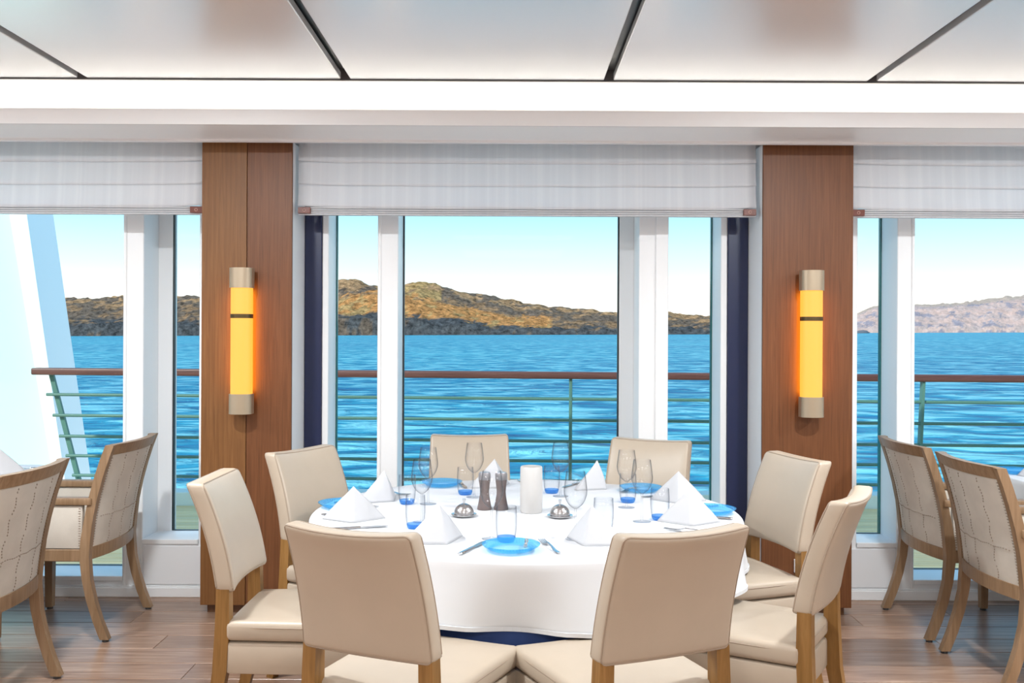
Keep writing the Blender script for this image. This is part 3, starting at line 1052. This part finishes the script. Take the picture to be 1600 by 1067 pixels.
    for s in (-1, 1):
        for k in range(34):
            st_at(s * 0.246, 0.466 + k * 0.0128, 0.005, 0.0018)
    st = obj('stitching', bm, M_stitch, bp); st['kind'] = 'stuff'
    obj('seat_cushion', box(-0.255, 0.255, -0.185, 0.255, 0.44, 0.51, 0.018, 3, (3, 3, 0)), M_linen, t, True)
    obj('front_rail', box(-0.255, 0.255, 0.215, 0.25, 0.39, 0.45, 0.004, 1), M_oak2, t)
    return t

ap = make_armchair()
# (X, Y) of the floor origin, facing angle
AC = [
    ((-2.27, 4.945), PI / 2, 'wood framed armchair with linen back left of the left pillar, nearer the window'),
    ((-2.27, 3.90), PI / 2, 'wood framed armchair with linen back cut off by the left picture edge'),
    ((2.36, 5.0), -PI / 2, 'wood framed armchair with linen back right of the right pillar, nearer the window'),
    ((2.36, 4.285), -PI / 2, 'wood framed armchair with linen back at the right, nearer the camera'),
]
for i, ((ax, ay), rz, lab) in enumerate(AC):
    o = ap if i == 0 else copy_tree(ap)
    o.location = (ax, ay, 0)
    o.rotation_euler = (0, 0, rz)
    tag(o, lab, 'armchair', 'wood framed linen armchairs at the side tables')

# ================================================================== MAIN TABLE
TX, TY, TR, TZ = 0.063, 4.09, 0.905, 0.75
t = empty('round_table', (TX, TY, 0))
tag(t, 'large round dining table under the white cloth in the middle', 'table')
obj('table_top', lathe([(0, TZ - 0.04), (TR - 0.012, TZ - 0.04), (TR - 0.006, TZ - 0.03), (TR - 0.006, TZ - 0.006), (0, TZ - 0.006)], 64), M_tablewood, t, True)
obj('pedestal', lathe([(0.0, 0.05), (0.16, 0.05), (0.09, 0.10), (0.075, 0.3), (0.075, 0.62), (0.2, 0.70), (0.2, 0.71), (0, 0.71)], 24), M_tablewood, t, True)
obj('foot_disc', lathe([(0, 0), (0.36, 0), (0.36, 0.02), (0.14, 0.05), (0, 0.05)], 32), M_tablewood, t, True)

def round_cloth():
    n = 192
    bm = bmesh.new()
    def drop(th):
        # hangs lower at the four corners of the square cloth
        c = abs(math.cos(2 * (th - PI / 4 - 0.25)))
        return 0.222 + 0.035 * (1 - c) ** 2 + 0.010 * math.sin(3 * th + 1)
    def wave(th):
        return 0.55 * math.sin(9 * th + 0.6) + 0.3 * math.sin(14 * th + 2.1) + 0.25 * math.sin(5 * th)
    levels = [(0, 0)] + [(r / 8, 0) for r in range(1, 9)]
    rings = []
    c = bm.verts.new((0, 0, TZ))
    for r in range(1, 10):
        rr = (TR - 0.012) * r / 9
        rings.append([bm.verts.new((rr * math.cos(2 * PI * i / n), rr * math.sin(2 * PI * i / n), TZ)) for i in range(n)])
    for (dr, dz) in ((0.004, -0.0015), (0.009, -0.006), (0.012, -0.013)):
        rings.append([bm.verts.new(((TR - 0.012 + dr) * math.cos(2 * PI * i / n), (TR - 0.012 + dr) * math.sin(2 * PI * i / n), TZ + dz)) for i in range(n)])
    K = 10
    for k in range(1, K + 1):
        f = k / K
        rg = []
        for i in range(n):
            th = 2 * PI * i / n
            d = drop(th)
            rr = TR + 0.012 * f + 0.036 * wave(th) * f ** 1.3 + 0.012 * f
            z = TZ - 0.013 - (d - 0.013) * f + 0.012 * max(0, wave(th)) * f * f
            rg.append(bm.verts.new((rr * math.cos(th), rr * math.sin(th), z)))
        rings.append(rg)
    for i in range(n):
        bm.faces.new((c, rings[0][i], rings[0][(i + 1) % n]))
    for a, b in zip(rings, rings[1:]):
        for i in range(n):
            j = (i + 1) % n
            bm.faces.new((a[i], b[i], b[j], a[j]))
    hem = [v.co.copy() for v in rings[-1]]
    return bm, hem
bm, hem = round_cloth()
tc_ = obj('tablecloth', bm, M_cloth, None, 'all')
tc_.location = (TX, TY, 0)
md = tc_.modifiers.new('thick', 'SOLIDIFY'); md.thickness = 0.002; md.offset = -1
tag(tc_, 'white cloth draped over the large round table in the middle', 'tablecloth')
secs = []
for i, p in enumerate(hem):
    o_ = Vector((p.x, p.y, 0)).normalized()
    secs.append([p + o_ * 0.002, p + o_ * 0.002 + Vector((0, 0, 0.014)), p - o_ * 0.004 + Vector((0, 0, 0.014)), p - o_ * 0.004])
secs.append(secs[0])
obj('hem', loft(secs, caps=False), M_cloth, tc_, False)

bm = bmesh.new()
n_ = 96
rgs = [[bm.verts.new((0.893 * math.cos(2 * PI * i / n_), 0.893 * math.sin(2 * PI * i / n_), TZ - 0.004)) for i in range(n_)]]
for k in range(1, 7):
    rg = []
    for i in range(n_):
        a = 2 * PI * i / n_
        d = 0.215 + 0.13 * max(0.0, math.cos(a + PI / 2)) ** 10
        rr_ = 0.893 - 0.012 * k / 6 + 0.008 * math.sin(10 * a) * k / 6
        rg.append(bm.verts.new((rr_ * math.cos(a), rr_ * math.sin(a), TZ - 0.004 - d * k / 6)))
    rgs.append(rg)
for a, b in zip(rgs, rgs[1:]):
    for i in range(n_):
        j = (i + 1) % n_
        bm.faces.new((a[i], b[i], b[j], a[j]))
bm.faces.new(rgs[0])
uc = obj('undercloth', bm, M_navycloth, None, True)
uc.location = (TX, TY, 0)
tag(uc, 'dark navy undercloth peeking out below the white cloth of the round table', 'tablecloth')

# ================================================================== TABLEWARE
ZT = TZ + 0.0005
def on_table(x, y_base):
    """spot on the table top whose base shows at this pixel"""
    D = (EYE - TZ) * F / (y_base - HOR)
    p = px(x, y_base, D)
    return p.x, p.y

# --- wine glasses
def make_wine_glass():
    t = empty('wine_glass')
    hh = 0.250
    outer = [(0.0045, 0.112), (0.012, 0.116), (0.026, 0.128), (0.036, 0.145), (0.0425, 0.165), (0.0435, 0.180), (0.040, 0.210), (0.0345, hh)]
    inner = [(0.0333, hh), (0.0388, 0.210), (0.0422, 0.180), (0.0412, 0.165), (0.0348, 0.146), (0.025, 0.130), (0.011, 0.119), (0, 0.117)]
    obj('bowl', lathe(outer + [(0.0338, hh + 0.0004)], 32), M_gw, t, 'all')
    obj('stem', lathe([(0.006, 0.004), (0.0042, 0.015), (0.0036, 0.05), (0.0036, 0.09), (0.0045, 0.112)], 14), M_gw, t, 'all')
    obj('foot', lathe([(0, 0), (0.036, 0.0), (0.037, 0.0012), (0.020, 0.003), (0.006, 0.005)], 32), M_gf, t, 'all')
    return t
wg = make_wine_glass()
WG = [
    ((768, 842), 'tall clear wine glass right behind the tumbler at the table front centre'),
    ((899, 842), 'clear wine glass behind the front right napkin, stem hidden'),
    ((741, 777), 'clear wine glass standing beside the clear tumbler left of the mills'),
    ((876, 775), 'clear wine glass at the table back, right behind the white vase'),
    ((669, 788), 'farther one of the two clear wine glasses at the left of the table'),
    ((659, 816), 'nearer one of the two clear wine glasses at the left of the table'),
    ((979, 792), 'farther one of the two clear wine glasses at the right of the table'),
    ((1003, 814), 'nearer one of the two clear wine glasses at the right of the table'),
]
for i, ((x, y_), lab) in enumerate(WG):
    o = wg if i == 0 else copy_tree(wg)
    a, b = on_table(x, y_)
    o.location = (a, b, ZT)
    tag(o, lab, 'wine glass', 'wine glasses on the round table')

# --- tumblers
def make_tumbler():
    t = empty('tumbler')
    h = 0.128
    outer = [(0.0, 0.004), (0.028, 0.004), (0.031, 0.008), (0.036, 0.028), (0.0385, 0.060), (0.0385, 0.09), (0.0365, h)]
    inner = [(0.0352, h), (0.037, 0.09), (0.037, 0.060), (0.0345, 0.030), (0.029, 0.018), (0.0, 0.016)]
    obj('body', lathe(outer[2:] + [(0.0358, h + 0.0005)], 32), M_gt, t, 'all')
    bm = lathe([(0.0, 0.0), (0.027, 0.0), (0.0300, 0.004), (0.0335, 0.014), (0.0342, 0.018), (0.0335, 0.019), (0.028, 0.0105), (0, 0.009)], 36)
    for v in bm.verts:
        if 0.003 < v.co.z < 0.0175:
            a = math.atan2(v.co.y, v.co.x)
            k = 1 - 0.05 * max(0, math.cos(9 * a))
            v.co.x *= k * 1.02; v.co.y *= k * 1.02
    obj('blue_base', bm, M_gb, t, True)
    return t
tb = make_tumbler()
TB = [
    ((791, 846), 'blue based tumbler right behind the front bread plate'),
    ((943, 830), 'blue based tumbler half hidden behind the front right napkin'),
    ((862, 770), 'blue based tumbler right beside the white vase at the back'),
    ((727, 773), 'tumbler left of the pepper mills, beside a wine glass'),
    ((649, 826), 'nearer blue based tumbler at the left, beside the front left napkin'),
    ((636, 788), 'farther blue based tumbler at the left, before the far left napkin'),
    ((981, 784), 'deep blue tumbler at the right, behind two wine glasses'),
    ((1031, 811), 'tumbler at the right edge, half hidden by the near right napkin'),
]
for i, ((x, y_), lab) in enumerate(TB):
    o = tb if i == 0 else copy_tree(tb)
    a, b = on_table(x, y_)
    o.location = (a, b, ZT)
    o.rotation_euler = (0, 0, i * 0.7)
    tag(o, lab, 'tumbler', 'tumblers on the round table')

# --- bread plates
def make_plate():
    t = empty('bread_plate')
    obj('rim', lathe([(0.066, 0.002), (0.078, 0.006), (0.092, 0.0145), (0.1015, 0.0215), (0.1025, 0.0235), (0.100, 0.0240), (0.090, 0.0185), (0.077, 0.0105), (0.066, 0.0065), (0.066, 0.002)], 56), M_pb, t, True)
    obj('well', lathe([(0, 0.0), (0.064, 0.0), (0.066, 0.002), (0.066, 0.0065), (0.0, 0.0055)], 56), M_pc, t, True)
    bm = bmesh.new()
    for rr_, z in ((0.078, 0.0125), (0.085, 0.0170), (0.092, 0.0212)):
        k_ = int(rr_ * 560)
        for k in range(k_):
            a = 2 * PI * k / k_
            box(-0.0018, 0.0018, -0.0018, 0.0018, 0, 0.0018, bm=bm)
            for v in bm.verts[-8:] if False else list(bm.verts)[-8:]:
                v.co += Vector((rr_ * math.cos(a), rr_ * math.sin(a), z - 0.001))
    b = obj('bead_relief', bm, M_pc, t); b['kind'] = 'stuff'
    return t
pl = make_plate()
PT = [
    ((0.000, 3.355), 'blue glass bread plate at the table front edge between knife and fork'),
    ((-0.735, 4.17), 'blue glass bread plate at the left edge of the table'),
    ((-0.345, 4.76), 'blue glass bread plate at the back left by the window'),
    ((0.625, 4.63), 'blue glass bread plate at the back right before a chair'),
    ((0.850, 4.07), 'blue glass bread plate at the right edge of the table'),
]
for i, ((x, y_), lab) in enumerate(PT):
    o = pl if i == 0 else copy_tree(pl)
    o.location = (x, y_, ZT)
    tag(o, lab, 'plate', 'blue glass bread plates')

# --- napkins (standing tent folds)
def make_napkin():
    t = empty('napkin')
    hgt, hb, fr_, bk_ = 0.138, 0.128, 0.045, 0.050
    def sheet(scale, yoff, lift):
        bm = bmesh.new()
        nu, nv = 20, 12
        g = []
        for k in range(nv + 1):
            f = k / nv
            rowv = []
            for j in range(nu + 1):
                u = -1 + 2 * j / nu
                au = abs(u) ** 1.08
                x = hb * u * (1 - f) * scale
                bulge = 0.007 * math.sin(PI * f) * (1 - u * u)
                y_ = (-fr_ * (1 - au) + bk_ * au) * (1 - f) + 0.012 * f - bulge + yoff * (1 - f)
                x *= 1 + 0.05 * math.sin(PI * f)
                rowv.append(bm.verts.new((x, y_, hgt * (0.97 if lift else 1) * f)))
            g.append(rowv)
        for k in range(nv):
            for j in range(nu):
                bm.faces.new((g[k][j], g[k][j + 1], g[k + 1][j + 1], g[k + 1][j]))
        bmesh.ops.remove_doubles(bm, verts=bm.verts[:], dist=0.0004)
        return bm
    a = obj('outer_fold', sheet(1.0, 0, 0), M_napkin, t, 'all')
    md = a.modifiers.new('thick', 'SOLIDIFY'); md.thickness = 0.003; md.offset = -1
    b = obj('inner_fold', sheet(0.93, 0.016, 1), M_napkin, t, 'all')
    md = b.modifiers.new('thick', 'SOLIDIFY'); md.thickness = 0.003; md.offset = -1
    return t
nk = make_napkin()
NK = [
    ((-0.255, 3.475), 0.62, 'white tent folded napkin at the front left, beside the front knife'),
    ((0.285, 3.46), -0.60, 'white tent folded napkin at the front right, beside the front fork'),
    ((-0.635, 3.86), 0.10, 'white tent folded napkin at the left edge, nearer the camera'),
    ((-0.565, 4.33), 1.0, 'white tent folded napkin at the left, farther toward the window'),
    ((-0.075, 4.73), 0.70, 'white tent folded napkin at the back behind the pepper mills'),
    ((0.430, 4.70), 0.9, 'white tent folded napkin at the back between vase and right wine glasses'),
    ((0.755, 4.33), -0.10, 'white tent folded napkin at the right, farther toward the window'),
    ((0.715, 3.83), -0.05, 'white tent folded napkin at the right, nearer the camera'),
]
for i, ((x, y_), rz, lab) in enumerate(NK):
    o = nk if i == 0 else copy_tree(nk)
    o.location = (x, y_, ZT)
    o.rotation_euler = (0, 0, rz)
    tag(o, lab, 'napkin', 'tent folded napkins on the round table')

# --- cutlery
def make_knife():
    t = empty('table_knife')
    bl = loft([[(-w, y_, 0.004), (w, y_, 0.004), (w, y_, 0.0055), (-w, y_, 0.0055)] for y_, w in ((0.0, 0.006), (0.02, 0.009), (0.08, 0.010), (0.10, 0.008), (0.112, 0.002))])
    obj('blade', bl, M_steel2, t)
    obj('handle', loft([[(w * math.cos(a), y_, 0.0055 + 0.0045 * math.sin(a)) for a in [2 * PI * i / 10 for i in range(10)]] for y_, w in ((-0.110, 0.006), (-0.106, 0.010), (-0.06, 0.0095), (-0.01, 0.007), (0.004, 0.0065))]), M_steel, t, True)
    return t
def make_fork():
    t = empty('table_fork')
    def zc(y_): return 0.004 + 0.012 * math.exp(-((y_ - 0.005) / 0.03) ** 2) + 0.010 * max(0, (y_ - 0.05) / 0.06) ** 2 * 0.4
    bm = bmesh.new()
    loft([[(-w, y_, zc(y_)), (w, y_, zc(y_)), (w, y_, zc(y_) + 0.002), (-w, y_, zc(y_) + 0.002)] for y_, w in ((0.02, 0.004), (0.03, 0.009), (0.045, 0.0125), (0.056, 0.0125))], bm)
    for x in (-0.0105, -0.0035, 0.0035, 0.0105):
        loft([[(x - w, y_, zc(y_)), (x + w, y_, zc(y_)), (x + w, y_, zc(y_) + 0.002), (x - w, y_, zc(y_) + 0.002)] for y_, w in ((0.054, 0.002), (0.08, 0.0019), (0.105, 0.001))], bm)
    obj('tines', bm, M_steel2, t)
    obj('handle', loft([[(w * math.cos(a), y_, zc(y_) + 0.001 + 0.0022 * math.sin(a)) for a in [2 * PI * i / 10 for i in range(10)]] for y_, w in ((-0.108, 0.005), (-0.100, 0.0095), (-0.06, 0.0075), (-0.02, 0.0045), (0.022, 0.004))]), M_steel, t, True)
    return t
kn, fk = make_knife(), make_fork()
places = ['front left', 'front right', 'near left', 'far left', 'back left', 'back right', 'far right', 'near right']
kpos = {0: ((-0.135, 3.375), -0.38)}
fpos = {1: ((0.137, 3.40), 0.26)}
used_k = used_f = False
for i, ((x, y_), _, _) in enumerate(NK):
    dx, dy = TX - x, TY - y_
    rad = math.hypot(dx, dy)
    ix, iy = dx / rad, dy / rad              # inward
    rx, ry = iy, -ix                         # guest's right
    rz = math.atan2(iy, ix) - PI / 2
    rr_ = 0.735
    bx, by = TX - ix * rr_, TY - iy * rr_
    kp = kpos.get(i, ((bx + rx * 0.155, by + ry * 0.155), rz))
    fp = fpos.get(i, ((bx - rx * 0.155, by - ry * 0.155), rz))
    if i != 1:
        o = copy_tree(kn) if used_k else kn; used_k = True
        o.location = (*kp[0], ZT); o.rotation_euler = (0, 0, kp[1])
        tag(o, 'polished steel table knife beside the %s napkin' % places[i], 'knife', 'table knives on the round table')
    if i != 0:
        o = copy_tree(fk) if used_f else fk; used_f = True
        o.location = (*fp[0], ZT); o.rotation_euler = (0, 0, fp[1])
        tag(o, 'polished steel table fork beside the %s napkin' % places[i], 'fork', 'table forks on the round table')
# butter knife lying on the front plate
o = copy_tree(kn)
o.name = 'butter_knife'
o.location = (0.052, 3.345, ZT + 0.0215)
o.rotation_euler = (0, 0, PI - 0.06)
o.scale = (0.75, 0.58, 0.9)
tag(o, 'small steel butter knife lying on the front blue plate', 'butter knife')
if 'group' in o: del o['group']

# --- centre pieces
def cloche(x, yb, label):
    t = empty('cloche', (*on_table(x, yb), ZT))
    tag(t, label, 'cloche')
    obj('saucer', lathe([(0, 0), (0.036, 0), (0.052, 0.007), (0.0535, 0.010), (0.050, 0.010), (0.036, 0.004), (0, 0.004)], 40), M_steel, t, True)
    prof = [(0.041, 0.006), (0.0415, 0.012)] + [(0.041 * math.cos(a), 0.012 + 0.042 * math.sin(a)) for a in [PI / 2 * i / 10 for i in range(1, 10)]] + [(0.0, 0.0545)]
    obj('dome', lathe(prof, 40), M_steel2, t, 'all')
    obj('knob', lathe([(0.004, 0.053), (0.0042, 0.060), (0.0065, 0.068), (0.0068, 0.0725), (0, 0.0735)], 16), M_steel, t, True)
cloche(725, 807, 'small steel butter dome left of the white vase')
cloche(875, 808, 'small steel butter dome right of the white vase')
x, y_ = on_table(830, 800)
v = empty('vase', (x, y_, ZT))
tag(v, 'plain white ceramic cylinder vase at the centre of the table', 'vase')
obj('body', lathe([(0, 0), (0.044, 0), (0.047, 0.004), (0.048, 0.10), (0.0465, 0.190), (0.044, 0.194)], 40), M_ceram, v, True)
obj('rim', lathe([(0.044, 0.194), (0.041, 0.193), (0.040, 0.12), (0.0, 0.118)], 40), M_ceram, v, True)
for (mx_, lab) in ((757, 'taupe waisted pepper mill, left one of the pair'), (783, 'taupe waisted salt mill, right one of the pair')):
    x, y_ = on_table(mx_, 796)
    t = empty('spice_mill', (x, y_, ZT))
    tag(t, lab, 'mill', 'pair of taupe mills')
    obj('body', lathe([(0, 0), (0.031, 0), (0.031, 0.006), (0.026, 0.03), (0.0205, 0.062), (0.0195, 0.078), (0.022, 0.105), (0.0255, 0.128), (0, 0.128)], 28), M_mill, t, True)
    obj('head', lathe([(0.024, 0.128), (0.0262, 0.131), (0.0265, 0.152), (0.022, 0.160), (0, 0.162)], 28), M_millcap, t, True)

# ================================================================== SIDE TABLES
def side_table(s, x_in, name_side):
    # s: -1 left, +1 right; x_in: inner edge X
    x0, x1 = sorted((x_in, x_in + s * 1.05))
    y0, y1 = 3.55, 5.36
    cx, cy = (x0 + x1) / 2, (y0 + y1) / 2
    t = empty('side_table', (cx, cy, 0))
    tag(t, 'rectangular table under a white cloth at the %s picture edge' % name_side, 'table')
    hx, hy = (x1 - x0) / 2, (y1 - y0) / 2
    obj('table_top', box(-hx + 0.01, hx - 0.01, -hy + 0.01, hy - 0.01, 0.715, 0.752), M_tablewood, t)
    obj('pedestal', lathe([(0.30, 0.0), (0.30, 0.02), (0.06, 0.06), (0.06, 0.66), (0.2, 0.715), (0, 0.715)], 20), M_tablewood, t, True)
    def cloth(name, z, drop, cdrop, grow, m, lab, cat):
        bm = bmesh.new()
        n = 160
        rings = []
        def pt(i, k):
            a = 2 * PI * i / n
            ca, sa = math.cos(a), math.sin(a)
            q = (abs(ca) ** 14 + abs(sa) ** 14) ** (-1 / 14)
            return ca * q * k * (hx + grow), sa * q * k * (hy + grow)
        c = bm.verts.new((0, 0, z))
        for k in (0.3, 0.6, 0.9, 0.99):
            rings.append([bm.verts.new((*pt(i, k), z)) for i in range(n)])
        for lv in range(0, 7):
            f = lv / 6
            rg = []
            for i in range(n):
                a = 2 * PI * i / n
                X, Y = pt(i, 1.0)
                corner = min(abs(X) / (hx + grow), abs(Y) / (hy + grow)) ** 6
                d = drop + cdrop * corner
                w = 0.018 * math.sin(11 * a + 1) + 0.012 * math.sin(23 * a)
                dirx, diry = (1 if X > 0 else -1) * (abs(X) > hx * 0.985), (1 if Y > 0 else -1) * (abs(Y) > hy * 0.985)
                rg.append(bm.verts.new((X + dirx * (w + 0.03 * corner) * f, Y + diry * (w + 0.03 * corner) * f, z - 0.004 - d * f)))
            rings.append(rg)
        for i in range(n):
            bm.faces.new((c, rings[0][i], rings[0][(i + 1) % n]))
        for a, b in zip(rings, rings[1:]):
            for i in range(n):
                j = (i + 1) % n
                bm.faces.new((a[i], b[i], b[j], a[j]))
        o = obj(name, bm, m, None, 'all')
        o.location = (cx, cy, 0)
        tag(o, lab, cat)
    cloth('undercloth', 0.754, 0.40, 0.20, 0.0, M_navycloth, 'navy undercloth hanging below the white cloth at the %s edge' % name_side, 'tablecloth')
    cloth('tablecloth', 0.760, 0.16, 0.06, 0.022, M_cloth, 'white cloth on the rectangular table at the %s picture edge' % name_side, 'tablecloth')
side_table(-1, -2.56, 'left')
side_table(1, 2.65, 'right')
zt2 = 0.761
def spare(src, name, loc, rz, lab, cat):
    o = copy_tree(src)
    o.location = (*loc, zt2); o.rotation_euler = (0, 0, rz)
    o.name = name
    if 'group' in o: del o['group']
    tag(o, lab, cat)
spare(nk, 'napkin', (-2.66, 4.98), 0.3, 'white tent folded napkin on the table at the left picture edge', 'napkin')
spare(nk, 'napkin', (2.78, 5.02), -0.6, 'white tent folded napkin on the table at the right picture edge', 'napkin')
spare(pl, 'bread_plate', (2.73, 5.22), 0, 'blue glass bread plate on the table at the right picture edge', 'plate')
spare(kn, 'table_knife', (-2.60, 5.20), PI / 2 + 0.1, 'steel table knife on the table at the left picture edge', 'knife')
spare(kn, 'table_knife', (2.74, 4.86), -PI / 2, 'steel table knife on the table at the right picture edge', 'knife')
